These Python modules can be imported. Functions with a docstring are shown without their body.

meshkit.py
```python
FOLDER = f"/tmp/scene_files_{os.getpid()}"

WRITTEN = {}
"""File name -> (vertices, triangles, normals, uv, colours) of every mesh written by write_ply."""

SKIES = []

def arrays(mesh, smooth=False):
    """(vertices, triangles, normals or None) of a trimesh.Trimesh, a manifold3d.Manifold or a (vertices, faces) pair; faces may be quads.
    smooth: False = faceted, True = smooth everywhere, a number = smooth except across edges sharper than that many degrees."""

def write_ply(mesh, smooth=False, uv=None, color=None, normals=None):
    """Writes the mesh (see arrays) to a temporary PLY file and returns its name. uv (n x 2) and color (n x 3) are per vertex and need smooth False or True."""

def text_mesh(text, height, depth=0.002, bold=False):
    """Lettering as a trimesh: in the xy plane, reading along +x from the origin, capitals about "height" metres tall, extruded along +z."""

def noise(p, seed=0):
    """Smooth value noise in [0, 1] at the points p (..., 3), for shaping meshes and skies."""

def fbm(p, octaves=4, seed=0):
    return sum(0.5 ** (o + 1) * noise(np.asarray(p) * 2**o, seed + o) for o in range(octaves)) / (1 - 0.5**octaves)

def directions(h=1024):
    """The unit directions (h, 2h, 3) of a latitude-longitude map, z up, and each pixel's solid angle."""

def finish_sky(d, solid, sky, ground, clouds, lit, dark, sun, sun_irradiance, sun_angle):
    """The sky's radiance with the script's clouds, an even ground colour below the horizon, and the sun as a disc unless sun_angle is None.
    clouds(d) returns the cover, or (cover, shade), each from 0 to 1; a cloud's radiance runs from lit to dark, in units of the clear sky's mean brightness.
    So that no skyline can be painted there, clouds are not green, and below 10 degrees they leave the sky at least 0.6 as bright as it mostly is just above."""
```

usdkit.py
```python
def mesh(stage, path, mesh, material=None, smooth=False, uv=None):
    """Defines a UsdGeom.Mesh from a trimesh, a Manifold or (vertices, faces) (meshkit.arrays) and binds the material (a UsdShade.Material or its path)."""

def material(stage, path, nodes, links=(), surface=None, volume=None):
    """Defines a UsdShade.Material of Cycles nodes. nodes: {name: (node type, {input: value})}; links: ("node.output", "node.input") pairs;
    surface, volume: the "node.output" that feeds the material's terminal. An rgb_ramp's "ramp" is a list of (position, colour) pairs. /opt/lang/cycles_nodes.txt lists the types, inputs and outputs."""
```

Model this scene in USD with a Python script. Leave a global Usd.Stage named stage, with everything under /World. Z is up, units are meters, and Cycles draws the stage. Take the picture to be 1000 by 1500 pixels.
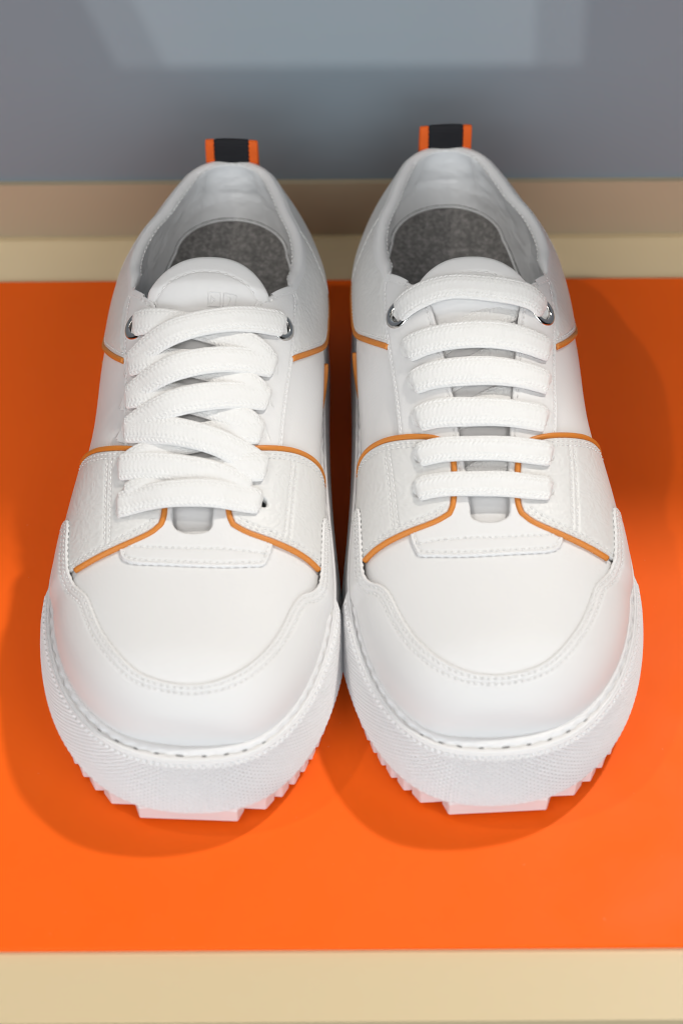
import math, random
import numpy as np, trimesh, shapely, usdkit, meshkit
from pxr import Usd, UsdGeom, UsdLux, UsdShade, Gf, Sdf, Vt
from scipy.interpolate import PchipInterpolator, CubicSpline
from scipy.spatial import Delaunay, cKDTree
from shapely.geometry import Polygon, LineString, Point
from shapely.ops import unary_union

rng = np.random.default_rng(7)
stage = Usd.Stage.CreateInMemory()
UsdGeom.SetStageUpAxis(stage, 'Z'); UsdGeom.SetStageMetersPerUnit(stage, 1.0)
UsdGeom.Xform.Define(stage, '/World'); UsdGeom.Scope.Define(stage, '/World/Looks')
CM = 0.01

# ---------------------------------------------------------------- camera, exposure
cam = UsdGeom.Camera.Define(stage, '/World/camera')
_p, _r = math.radians(47.0), math.radians(0.35)
_fw, _up, _rt = np.array([0, math.cos(_p), -math.sin(_p)]), np.array([0, math.sin(_p), math.cos(_p)]), np.array([1.0, 0, 0])
_rt, _up = _rt * math.cos(_r) - _up * math.sin(_r), _up * math.cos(_r) + _rt * math.sin(_r)
M = np.eye(4); M[0, :3], M[1, :3], M[2, :3], M[3, :3] = _rt, _up, -_fw, (0, -0.396, 0.601)
cam.AddTransformOp().Set(Gf.Matrix4d(*M.ravel().tolist()))
cam.CreateHorizontalApertureAttr(24.0); cam.CreateVerticalApertureAttr(36.0); cam.CreateFocalLengthAttr(64.56)
cam.CreateFStopAttr(6.3); cam.CreateFocusDistanceAttr(0.765)
cam.CreateClippingRangeAttr((0.05, 100.0))
cam.CreateExposureAttr(0.0)

# ---------------------------------------------------------------- lamps
def aim(x, at, to):
    at, to = np.array(at, float), np.array(to, float)
    z = at - to; z /= np.linalg.norm(z)
    a = np.cross([0, 0, 1.0], z) if abs(z[2]) < .999 else np.array([1.0, 0, 0])
    a /= np.linalg.norm(a); b = np.cross(z, a)
    m = np.eye(4); m[0, :3], m[1, :3], m[2, :3], m[3, :3] = a, b, z, at
    UsdGeom.Xformable(x).AddTransformOp().Set(Gf.Matrix4d(*m.ravel().tolist()))
def rect(name, at, to, w, h, power, color):
    l = UsdLux.RectLight.Define(stage, '/World/' + name)
    l.CreateWidthAttr(w); l.CreateHeightAttr(h); l.CreateIntensityAttr(power); l.CreateColorAttr(Gf.Vec3f(*color)); aim(l, at, to)
    return l
def disk(name, at, to, r, power, color):
    l = UsdLux.DiskLight.Define(stage, '/World/' + name)
    l.CreateRadiusAttr(r); l.CreateIntensityAttr(power); l.CreateColorAttr(Gf.Vec3f(*color)); aim(l, at, to)
    return l
disk('spot_lamp', (0.60, 0.62, 1.20), (0, 0.10, 0), 0.040, 700, (1.0, 0.95, 0.87))
disk('spot_lamp_001', (-0.72, 0.16, 1.25), (0, 0.15, 0), 0.022, 560, (1.0, 0.95, 0.87))
rect('added_softbox', (0.50, -0.48, 0.80), (0.05, -0.07, 0), 0.5, 0.5, 4.0, (1.0, 0.98, 0.95))  # softbox added out of view, to the right in front of the shoes
rect('added_softbox_001', (-0.50, -0.48, 0.80), (-0.05, -0.07, 0), 0.5, 0.5, 4.0, (1.0, 0.98, 0.95))  # its twin, added on the left
rect('front_fill_light', (0.0, -2.0, 0.55), (0, 0.15, 0.05), 3.4, 1.0, 3.4, (0.86, 0.94, 1.0))  # cool fill added out of view to lift shoe fronts and heel linings
# ---- last geometry (centimetres, shoe frame: x across, y from toe to heel, z up; built for the shoe on the right of the picture)
def pch(xs, ys):
    f = PchipInterpolator(xs, ys)
    return lambda v: f(np.clip(v, xs[0], xs[-1]))

OUT = np.array([(-0.72, 0), (1.85, 0.5), (3.95, 2.3), (5.45, 5.2), (6.2, 9), (6.05, 13), (5.3, 18), (5.05, 23), (4.6, 27), (3.3, 30.3), (0, 31.7),
                (-3.3, 30.3), (-4.6, 27), (-4.9, 23), (-5.2, 18), (-5.75, 13), (-6.15, 9), (-5.75, 5.2), (-4.75, 2.4), (-3.05, 0.55)])
def closed_spline(P, n):
    Q = np.vstack([P, P[:1]])
    d = np.r_[0, np.cumsum(np.linalg.norm(np.diff(Q, axis=0), axis=1))]
    cs = CubicSpline(d, Q, bc_type='periodic')
    s = np.linspace(0, d[-1], n * 8 + 1)
    p = cs(s)
    a = np.r_[0, np.cumsum(np.linalg.norm(np.diff(p, axis=0), axis=1))]
    s2 = np.interp(np.arange(n) * a[-1] / n, a, s)
    return cs(s2), a[-1]
NP = 1120
OP, OLEN = closed_spline(OUT, NP)                         # counter clockwise seen from above (starts at the toe tip, goes to +x)
tg = np.roll(OP, -1, 0) - np.roll(OP, 1, 0)
tg /= np.linalg.norm(tg, axis=1)[:, None]
ON = np.stack([tg[:, 1], -tg[:, 0]], 1)                   # outward
ztop = pch([0, 4, 9, 15, 20, 26, 32], [3.6, 3.55, 3.45, 3.5, 3.75, 4.2, 4.35])
zbot = pch([0, 2, 5, 8, 32], [0.36, 0.20, 0.05, 0.0, 0.0])
FI = pch([0, 5, 9, 14, 20, 26, 32], [.72, .70, .72, 0.66, 0.5, 0.45, 0.45])(OP[:, 1])
FI = FI + (1.5 - FI) * np.clip(-ON[:, 1], 0, 1) ** 2.0 * (OP[:, 1] < 12)      # the sole leans out more at the toe than at the sides
FE = OP - ON * FI[:, None]
Y0, Y1 = FE[:, 1].min() + 1e-3, FE[:, 1].max() - 1e-3
i0, i1 = FE[:, 1].argmin(), FE[:, 1].argmax()
ro = np.roll(FE, -i0, 0); k = (i1 - i0) % NP
osd, isd = ro[:k + 1], np.vstack([ro[k:], ro[:1]])[::-1]
xo = lambda y: np.interp(y, osd[:, 1], osd[:, 0])
xi = lambda y: np.interp(y, isd[:, 1], isd[:, 0])
zf = lambda y: ztop(y) - 0.22
def hr(y):                                                # crown height over the feather line
    y = np.asarray(y, float)
    e = np.clip((y - Y0) / 3.2, 0, 1)
    return (pch([0, 2.2, 4, 6.5, 8.8, 11, 13.2, 17, 20.6, 23, 26, 28, 29.5, 30.5, 32], [2.3, 2.45, 2.62, 2.8, 3.05, 3.65, 4.5, 5.95, 6.8, 7.0, 6.65, 6.05, 5.98, 6.35, 7.0])(y)) * np.sqrt(np.clip(1 - (1 - e) ** 2.4, 0, 1))
nexp = pch([0, 4, 8, 12, 16, 20, 24, 28, 32], [2.0, 2.1, 2.1, 2.0, 2.05, 2.5, 2.5, 2.2, 2.0])
bulge = pch([0, 6, 11, 15, 20, 24, 28, 32], [0.0, 0.0, 0.01, 0.035, 0.085, 0.10, 0.06, 0.0])
NT, NY = 241, 700
_e = np.linspace(0, 1, NY)
_s = _e * 1.0
YG = Y0 + (Y1 - Y0) * np.where(_s < .15, (_s / .15) ** 2 * .06, np.where(_s > .9, 1 - ((1 - _s) / .1) ** 2 * .04, .06 + (_s - .15) / .75 * .90))
TG = np.linspace(-1, 1, NT)
def surf(y, t):
    y, t = np.broadcast_arrays(np.asarray(y, float), np.asarray(t, float))
    a = t * np.pi / 2
    n = nexp(y)
    s_, c_ = np.abs(np.sin(a)), np.abs(np.cos(a))
    r = (s_ ** n + c_ ** n) ** (-1 / n)
    XO, XI = xo(y), xi(y)
    cen, w = (XO + XI) / 2, (XO - XI) / 2
    tau = r * c_
    x = cen + w * np.sign(t) * r * s_ * (1 + bulge(y) * np.clip(4 * tau * (1 - tau), 0, 1) * np.minimum(1, 1.6 * (1 - tau)))
    return np.stack([x, y, zf(y) + hr(y) * tau], -1)
SG = surf(YG[:, None], TG[None, :])                       # NY x NT x 3
_d = np.linalg.norm(np.diff(SG, axis=1), axis=2)
UG = np.concatenate([np.zeros((NY, 1)), np.cumsum(_d, 1)], 1)
UG = UG - UG[:, NT // 2][:, None]                         # signed arc length from the crown
_rid, _w = SG[:, NT // 2], (SG[:, -1, 0] - SG[:, 0, 0]) / 2
_dq = np.sqrt(np.diff(YG) ** 2 + np.diff(_rid[:, 2]) ** 2 + 0.6 * np.diff(_w) ** 2)
QG = 0.33 + np.r_[0, np.cumsum(_dq)]
yq = lambda q: np.interp(q, QG, YG)
qy = lambda y: np.interp(y, YG, QG)
_ny = np.cross(np.gradient(SG, axis=1), np.gradient(SG, axis=0))
_ny /= np.maximum(np.linalg.norm(_ny, axis=2), 1e-12)[..., None]
if _ny[NY // 2, NT // 2, 2] < 0: _ny = -_ny
NG = _ny
def t_of(qu):
    """(q, u) -> fractional grid indices"""
    fi = np.interp(qu[:, 0], QG, np.arange(NY))
    i = np.clip(fi.astype(int), 0, NY - 2); f = fi - i
    lo, hi = np.zeros(len(qu), int), np.full(len(qu), NT - 1)
    def row(j): return UG[i, j] * (1 - f) + UG[i + 1, j] * f
    for _ in range(9):
        m = (lo + hi) // 2
        g = row(m) <= qu[:, 1]
        lo = np.where(g, m, lo); hi = np.where(g, hi, m)
    lo = np.minimum(lo, NT - 2); a, b = row(lo), row(lo + 1)
    g = np.clip((qu[:, 1] - a) / np.maximum(b - a, 1e-9), 0, 1)
    return i, f, lo, g
def on(qu, off=0.0, normal=False):
    qu = np.atleast_2d(np.asarray(qu, float))
    i, f, j, g = t_of(qu)
    def bi(A):
        f_, g_ = f[:, None], g[:, None]
        return (A[i, j] * (1 - f_) * (1 - g_) + A[i + 1, j] * f_ * (1 - g_) + A[i, j + 1] * (1 - f_) * g_ + A[i + 1, j + 1] * f_ * g_)
    p, n = bi(SG), bi(NG)
    n /= np.maximum(np.linalg.norm(n, axis=1), 1e-9)[:, None]
    out = p + n * np.reshape(off, (-1, 1))
    return (out, n) if normal else out
umax = lambda q, s: np.interp(q, QG, UG[:, -1 if s > 0 else 0])
# ---------------------------------------------------------------- materials
def principled(name, base, rough, spec=0.5, nodes=None, links=(), **kw):
    n = {'p': ('principled_bsdf', dict(base_color=base, roughness=rough, specular_ior_level=spec, **kw))}
    n.update(nodes or {})
    return usdkit.material(stage, '/World/Looks/' + name, n, list(links), surface='p.BSDF')
def grain(scale, strength, dist, detail=3.0, kind='noise'):
    """nodes and links of a fine relief"""
    tex = ('noise_texture', dict(scale=scale, detail=detail)) if kind == 'noise' else ('voronoi_texture', dict(scale=scale, feature='smooth_f1', smoothness=0.35))
    return ({'tc': ('texture_coordinate', {}), 'tex': tex, 'bump': ('bump', dict(strength=strength, distance=dist))},
            [('tc.object', 'tex.vector'), ('tex.fac' if kind == 'noise' else 'tex.distance', 'bump.height'), ('bump.normal', 'p.normal')])
MAT = {}
n, l = grain(900, 0.20, 0.0004)
n.update({'big': ('noise_texture', dict(scale=26.0, detail=3.0)), 'rr': ('map_range', dict(from_min=0.3, from_max=0.7, to_min=0.50, to_max=0.64))})
l += [('tc.object', 'big.vector'), ('big.fac', 'rr.value'), ('rr.result', 'p.roughness')]
MAT['leather'] = principled('smooth_white_leather', (0.74, 0.73, 0.728), 0.5, 0.24, n, l)
n, l = grain(420, 0.22, 0.0005, kind='voronoi')
n['tex2'] = ('noise_texture', dict(scale=90.0, detail=3.0)); n['mx'] = ('mix_vector', dict(fac=0.012))
l = [('tc.object', 'tex2.vector'), ('tc.object', 'mx.a'), ('tex2.color', 'mx.b'), ('mx.result', 'tex.vector')] + l[1:]
n['crease'] = ('map_range', dict(from_min=0.05, from_max=0.6, to_min=1.0, to_max=0.0)); l = [x for x in l if x[1] != 'bump.height'] + [('tex.distance', 'crease.value'), ('crease.result', 'bump.height')]
MAT['pebble'] = principled('pebbled_white_leather', (0.70, 0.69, 0.678), 0.46, 0.45, n, l)
n, l = grain(900, 0.08, 0.0003)
MAT['rubber'] = principled('white_rubber', (0.74, 0.73, 0.735), 0.5, 0.4, n, l)
n, l = grain(2600, 0.35, 0.0003)
MAT['lace'] = principled('white_lace_cotton', (0.77, 0.76, 0.75), 0.9, 0.2, n, l, sheen_weight=0.15)
MAT['thread'] = principled('white_thread', (0.72, 0.71, 0.70), 0.7, 0.3)
n, l = grain(900, 0.15, 0.0003)
MAT['piping'] = principled('orange_leather_piping', (0.62, 0.21, 0.032), 0.45, 0.4, n, l)
n, l = grain(2200, 0.3, 0.0003)
MAT['black_ribbon'] = principled('black_grosgrain', (0.012, 0.012, 0.015), 0.75, 0.3, n, l)
MAT['orange_ribbon'] = principled('orange_grosgrain', (0.75, 0.115, 0.012), 0.75, 0.3, n, l)
MAT['metal'] = principled('polished_steel', (0.62, 0.61, 0.59), 0.18, 0.5, *grain(900, 0.15, 0.0004), metallic=1.0)
MAT['hole'] = principled('grey_hole_edge', (0.20, 0.20, 0.20), 0.7, 0.3)
n, l = grain(60, 0.5, 0.004)
MAT['lining'] = principled('white_lining_leather', (0.82, 0.825, 0.835), 0.5, 0.4, n, l)
n, l = grain(1500, 0.8, 0.0008, 4)
n.update({'cn': ('noise_texture', dict(scale=420.0, detail=6.0, roughness=0.8)), 'cr': ('rgb_ramp', dict(ramp=[(0.3, (0.09, 0.085, 0.083)), (0.5, (0.20, 0.192, 0.186)), (0.7, (0.42, 0.40, 0.38))]))})
l += [('tc.object', 'cn.vector'), ('cn.fac', 'cr.fac'), ('cr.color', 'p.base_color')]
MAT['insole'] = principled('grey_suede_insole', (0.2, 0.2, 0.2), 0.95, 0.1, n, l, sheen_weight=0.3)
n, l = grain(400, 0.05, 0.0003)
n.update({'bn': ('noise_texture', dict(scale=9.0, detail=6.0, roughness=0.6)), 'br': ('rgb_ramp', dict(ramp=[(0.3, (0.93, 0.125, 0.007)), (0.7, (0.96, 0.136, 0.009))])), 'dn': ('noise_texture', dict(scale=420.0, detail=2.0)), 'dr': ('map_range', dict(from_min=0.74, from_max=0.80, to_min=0.0, to_max=0.10, clamp=True)), 'dm': ('mix_color', dict(b=(0.9, 0.75, 0.6))),
          'rn': ('noise_texture', dict(scale=30.0, detail=5.0)), 'rm': ('map_range', dict(from_min=0.3, from_max=0.7, to_min=0.42, to_max=0.6))})
l += [('tc.object', 'bn.vector'), ('bn.fac', 'br.fac'), ('br.color', 'dm.a'), ('tc.object', 'dn.vector'), ('dn.fac', 'dr.value'), ('dr.result', 'dm.fac'), ('dm.result', 'p.base_color'), ('tc.object', 'rn.vector'), ('rn.fac', 'rm.value'), ('rm.result', 'p.roughness')]
MAT['board'] = principled('orange_board', (0.95, 0.135, 0.008), 0.5, 0.14, n, l)
MAT['shelf'] = principled('cream_painted_shelf', (0.66, 0.53, 0.325), 0.45, 0.4, *grain(260, 0.06, 0.0004))
n, l = grain(500, 0.10, 0.0004)
n.update({'sm': ('noise_texture', dict(scale=7.0, detail=5.0)), 'sr': ('map_range', dict(from_min=0.3, from_max=0.7, to_min=0.30, to_max=0.48))})
l += [('tc.object', 'sm.vector'), ('sm.fac', 'sr.value'), ('sr.result', 'p.roughness')]
MAT['wall'] = principled('grey_satin_panel', (0.205, 0.25, 0.285), 0.38, 0.3, n, l)

# ---------------------------------------------------------------- prims
taken = {}
def path_of(parent, name):
    k = (parent, name); taken[k] = taken.get(k, 0) + 1
    return f'{parent}/{name}' + ('' if taken[k] == 1 else f'_{taken[k] - 1:03d}')
def tag(prim, **kw):
    for k, v in kw.items(): prim.SetCustomDataByKey(k, v)
    return prim
class Shoe:
    """collects parts of one sneaker; vertices in cm in the shoe frame, mirrored across x for the left one"""
    def __init__(self, name, label, mirror, dx, dy, yaw, size=(1, 1, 1)):
        self.root = path_of('/World', name); self.s = -1.0 if mirror else 1.0
        x = UsdGeom.Xform.Define(stage, self.root)
        a = math.radians(yaw)
        self.base = np.array([dx + 30 * math.sin(a), 30 - 30 * math.cos(a) + dy, 0.0])
        x.AddTranslateOp().Set(Gf.Vec3d(self.base[0] * CM * self.s, self.base[1] * CM, 0.0024)); x.AddRotateZOp().Set(yaw * self.s); x.AddScaleOp().Set(Gf.Vec3f(*size))
        tag(x.GetPrim(), label=label, category='sneaker')
    def part(self, name, v, f, mat, parent=None, smooth=True, **kw):
        v = np.array(v, float) * CM; f = np.asarray(f, int)
        if f.shape[1] == 4: f = np.vstack([f[:, [0, 1, 2]], f[:, [0, 2, 3]]])
        if self.s < 0: v[:, 0] *= -1; f = f[:, ::-1]
        p = path_of(parent or self.root, name)
        pr = usdkit.mesh(stage, p, (v, f), MAT[mat], smooth=smooth).GetPrim()
        tag(pr, **kw)
        return p

def cat(parts):
    V, F, n = [], [], 0
    for v, f in parts:
        V.append(v); F.append(np.asarray(f) + n); n += len(v)
    return np.vstack(V), np.vstack(F)
def grid_faces(m, n, wrap_n=False, wrap_m=False):
    i = np.arange(m if wrap_m else m - 1)[:, None]; j = np.arange(n if wrap_n else n - 1)[None]
    a, b, c, d = i * n + j, ((i + 1) % m) * n + j, ((i + 1) % m) * n + (j + 1) % n, i * n + (j + 1) % n
    return np.stack([a, b, c, d], -1).reshape(-1, 4)
def tri(f): return np.vstack([f[:, [0, 1, 2]], f[:, [0, 2, 3]]])
def resample(P, step):
    P = np.asarray(P, float)
    a = np.r_[0, np.cumsum(np.linalg.norm(np.diff(P, axis=0), axis=1))]
    n = max(2, int(round(a[-1] / step)) + 1)
    s = np.linspace(0, a[-1], n)
    return np.stack([np.interp(s, a, P[:, k]) for k in range(P.shape[1])], 1)
def chaikin(P, it=3):
    P = np.asarray(P, float)
    for _ in range(it):
        q = np.empty((2 * len(P) - 2, P.shape[1])); q[0::2] = .75 * P[:-1] + .25 * P[1:]; q[1::2] = .25 * P[:-1] + .75 * P[1:]
        P = np.vstack([P[:1], q, P[-1:]])
    return P
def tube(P, r, n=8, caps=True):
    P = np.asarray(P, float); t = np.gradient(P, axis=0); t /= np.maximum(np.linalg.norm(t, axis=1), 1e-9)[:, None]
    ref = np.array([0.13, 0.21, 0.97]); a = np.cross(t, ref); a /= np.maximum(np.linalg.norm(a, axis=1), 1e-9)[:, None]; b = np.cross(t, a)
    th = np.arange(n) * 2 * np.pi / n
    r = np.broadcast_to(np.asarray(r, float), (len(P),))
    v = P[:, None] + r[:, None, None] * (np.cos(th)[None, :, None] * a[:, None] + np.sin(th)[None, :, None] * b[:, None])
    f = tri(grid_faces(len(P), n, wrap_n=True)); v = v.reshape(-1, 3)
    if caps:
        k = len(v); v = np.vstack([v, P[0], P[-1]]); j = np.arange(n)
        f = np.vstack([f, np.c_[np.full(n, k), j, (j + 1) % n], np.c_[np.full(n, k + 1), (len(P) - 1) * n + (j + 1) % n, (len(P) - 1) * n + j]])
    return v, f[:, ::-1]

# ---------------------------------------------------------------- a leather piece cut from the last surface
def dens(line, step=0.05): return resample(np.asarray(line, float), step)
def clip_u(qu, e=0.995):
    qu = np.array(qu, float)
    m = np.interp(qu[:, 0], QG, UG[:, -1]) * e
    qu[:, 1] = np.clip(qu[:, 1], -m, m); qu[:, 0] = np.clip(qu[:, 0], 0.34, QG[-1] - 0.02)
    return qu
def panel(poly, exposed, th, base=0.0, r=0.12, stitches=(), holes=(), step=0.17, extra=None, groove=0.032, solid=None):
    """poly: outline in (q, u); exposed: polylines along which the edge is turned down; returns vertices and faces"""
    P = Polygon(poly).buffer(0)
    for hq, hu, hr_ in holes: P = P.difference(Point(hq, hu).buffer(hr_, 24))
    if P.geom_type != 'Polygon': P = max(P.geoms, key=lambda g: g.area)
    pts = []
    for d in (0.0, 0.02, 0.05, 0.09, 0.14, 0.2):
        g = P if d == 0 else P.buffer(-d, join_style='mitre')
        for h in getattr(g, 'geoms', [g]):
            if h.is_empty: continue
            for ring in (h.exterior, *h.interiors):
                pts.append(resample(np.array(ring.coords), 0.055 if d < .1 else .08)[:-1])
    for st in stitches:
        L = LineString(st)
        for o in (-.13, -.08, -.04, 0, .04, .08, .13):
            g = L.offset_curve(o) if o else L
            for h in getattr(g, 'geoms', [g]):
                if not h.is_empty and len(h.coords) > 1:
                    c = resample(np.array(h.coords), 0.07); pts.append(c[shapely.contains_xy(P.buffer(-.02), c[:, 0], c[:, 1])])
    x0, y0, x1, y1 = P.bounds
    gx, gy = np.meshgrid(np.arange(x0, x1, step * .866), np.arange(y0, y1, step), indexing='ij')
    gy = gy + (np.arange(gx.shape[0])[:, None] % 2) * step / 2
    g = np.c_[gx.ravel(), gy.ravel()]
    inner = P.buffer(-0.27)
    if not inner.is_empty: pts.append(g[shapely.contains_xy(inner, g[:, 0], g[:, 1])])
    pts = np.vstack(pts)
    pts = pts[np.unique(np.round(pts / 0.012).astype(int), axis=0, return_index=True)[1]]
    T = Delaunay(pts).simplices
    c = pts[T].mean(1)
    T = T[shapely.contains_xy(P.buffer(1e-4), c[:, 0], c[:, 1])]
    a = pts[T]; ar = (a[:, 1, 0] - a[:, 0, 0]) * (a[:, 2, 1] - a[:, 0, 1]) - (a[:, 1, 1] - a[:, 0, 1]) * (a[:, 2, 0] - a[:, 0, 0])
    T = T[np.abs(ar) > 1e-7]; ar = ar[np.abs(ar) > 1e-7]
    T = np.where((ar < 0)[:, None], T[:, ::-1], T)
    qu = clip_u(pts, 1.0)
    p3, n3 = on(qu, 0.0, True)
    lines = [dens(e, .03) for e in exposed] + [np.array(Point(h[0], h[1]).buffer(h[2], 24).exterior.coords) for h in holes]
    off = np.full(len(pts), base + th)
    if lines:
        d = cKDTree(on(clip_u(np.vstack(lines), 1.0))).query(p3)[0]
        e = 1 - np.clip(d / r, 0, 1)
        off = base - 0.03 + (th + 0.03) * np.sqrt(np.clip(1 - e ** 2, 0, 1))
    for st in stitches:
        d = cKDTree(on(clip_u(dens(st, .03), 1.0))).query(p3)[0]
        off = off - groove * np.exp(-(d / 0.075) ** 2)
    if extra is not None: off = off + extra(pts)
    v = p3 + n3 * off[:, None]
    # front faces point along the surface normal
    fn = np.cross(v[T[:, 1]] - v[T[:, 0]], v[T[:, 2]] - v[T[:, 0]])
    if (fn * n3[T[:, 0]]).sum() < 0: T = T[:, ::-1]
    if solid is not None:                                   # a back face, joined at the rim
        k = len(v); v = np.vstack([v, p3 + n3 * (base - 0.03 - solid(pts))[:, None]]); T = np.vstack([T, T[:, ::-1] + k])
    return v, T
def stitch(line, off, pitch=0.25, length=0.175, r=0.028, jitter=0.015):
    """sunk thread stitches along a line of the last surface"""
    P = chaikin(line, 1)
    d = on(clip_u(dens(P, .02), 1.0)); a = np.r_[0, np.cumsum(np.linalg.norm(np.diff(d, axis=0), axis=1))]
    q = clip_u(dens(P, .02), 1.0); out = []
    for s in np.arange(pitch * .5, a[-1] - pitch * .4, pitch):
        ss = np.linspace(s - length / 2, s + length / 2, 5)
        c = np.stack([np.interp(ss, a, q[:, k]) for k in (0, 1)], 1)
        o = (off(c) if callable(off) else off) + np.array([-.035, .004, .014, .004, -.035]) + rng.normal(0, jitter * .3)
        out.append(tube(on(c, o), np.array([.6, 1, 1.05, 1, .6]) * r, 6))
    return cat(out) if out else None
def along(line, off, step=0.1, it=2): return on(clip_u(dens(chaikin(line, it), step), 1.0), off)
def offset_line(line, d):
    g = LineString(line).offset_curve(d)
    g = max(g.geoms, key=lambda h: h.length) if g.geom_type != 'LineString' else g
    c = np.array(g.coords)
    return c if np.linalg.norm(c[0] - line[0]) < np.linalg.norm(c[-1] - line[0]) else c[::-1]

# ---------------------------------------------------------------- pattern lines of the upper in (q, u)
ch = lambda L, it=2: chaikin(np.array(L, float), it)
def feather(q0, q1, s, step=.1):
    q = np.linspace(q0, q1, max(2, int(abs(q1 - q0) / step)))
    return np.c_[q, s * 1.0 * np.interp(q, QG, UG[:, -1])]
GUARD = ch([(14.75, -7.35), (14.6, -6.5), (14.2, -6.1), (12.61, -5.8), (11.54, -5.65), (10.66, -5.55), (10.02, -5.3), (9.63, -4.73), (9.03, -4.34), (7.66, -3.89), (6.3, -3.23), (5.13, -2.29), (4.31, -1.14), (4.08, 0.08),
            (4.46, 1.36), (5.23, 2.18), (6.66, 3.09), (7.92, 3.61), (8.81, 3.92), (9.33, 4.39), (9.86, 4.82), (11.82, 5.25), (13.1, 5.45), (13.55, 5.8), (13.75, 6.4)])
GUARD_POLY = np.vstack([GUARD, ch([(13.75, 6.4), (14.1, 7.2)], 1), feather(14.3, .35, 1, .05), feather(.35, 15.0, -1, .05), [(14.75, -7.35)]])
SADL_TOP = ch([(17.2, -8.2), (17.0, -6.4), (16.55, -4.88), (15.84, -3.33), (15.4, -2.36), (15.07, -1.9), (14.42, -1.61)])
SADL_IN = ch([(14.42, -1.61), (13.78, -1.59), (12.35, -1.67), (11.95, -1.85)])
SADL_LOW = ch([(11.95, -1.85), (11.69, -2.42), (11.59, -3.72), (11.51, -4.93), (11.35, -5.7), (11.2, -6.9)])
SADR_TOP = ch([(17.1, 8.3), (16.9, 6.5), (16.35, 5.0), (15.72, 3.63), (15.21, 2.32), (14.82, 1.55), (14.2, 1.2)])
SADR_IN = ch([(14.2, 1.2), (13.43, 1.08), (12.2, 1.01), (11.75, 1.13)])
SADR_LOW = ch([(11.75, 1.13), (11.34, 1.56), (10.9, 2.8), (10.58, 3.91), (10.4, 4.7), (10.2, 6.8)])
THR_L = ch([(11.55, -0.9), (12.06, -0.96), (13.46, -1.03), (15.0, -1.2), (16.85, -1.26), (18.78, -1.47), (20.59, -1.68), (22.0, -1.95), (22.55, -2.2), (22.85, -2.6)])
THR_R = ch([(11.5, 0.58), (11.96, 0.63), (13.35, 0.62), (14.85, 0.77), (16.71, 1.07), (18.65, 1.45), (20.46, 1.74), (21.8, 2.1), (22.35, 2.35), (22.7, 2.7)])
EYE_LT = ch([(22.85, -2.6), (23.6, -3.19), (24.3, -3.9)])
EYE_RT = ch([(22.7, 2.7), (23.2, 3.16), (23.8, 3.78)])
EYE_LO = ch([(24.3, -3.9), (23.9, -4.2), (23.2, -4.25), (20.93, -4.18), (18.12, -3.96), (16.34, -3.85), (14.6, -3.8)])
EYE_RO = ch([(23.8, 3.78), (23.4, 4.0), (22.9, 4.03), (21.94, 4.04), (17.45, 3.34), (15.58, 2.94), (14.4, 2.75)])
PLATE = ch([(13.4, -2.6), (12.0, -3.3), (11.42, -3.48), (10.63, -3.25), (10.25, -3.1), (10.1, -2.6), (9.85, -1.6), (9.76, -.44), (9.8, .8), (9.9, 1.9), (10.1, 2.45), (10.45, 2.68), (10.9, 2.75), (12.0, 2.6), (13.4, 2.0)])
NOTCH = ch([(13.4, -1.02), (12.06, -.96), (11.6, -.95), (11.38, -.62), (11.32, -.2), (11.34, .15), (11.55, .55), (11.96, .63), (13.4, .63)])
PLATE_POLY = np.vstack([PLATE, NOTCH[::-1]])
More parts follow.
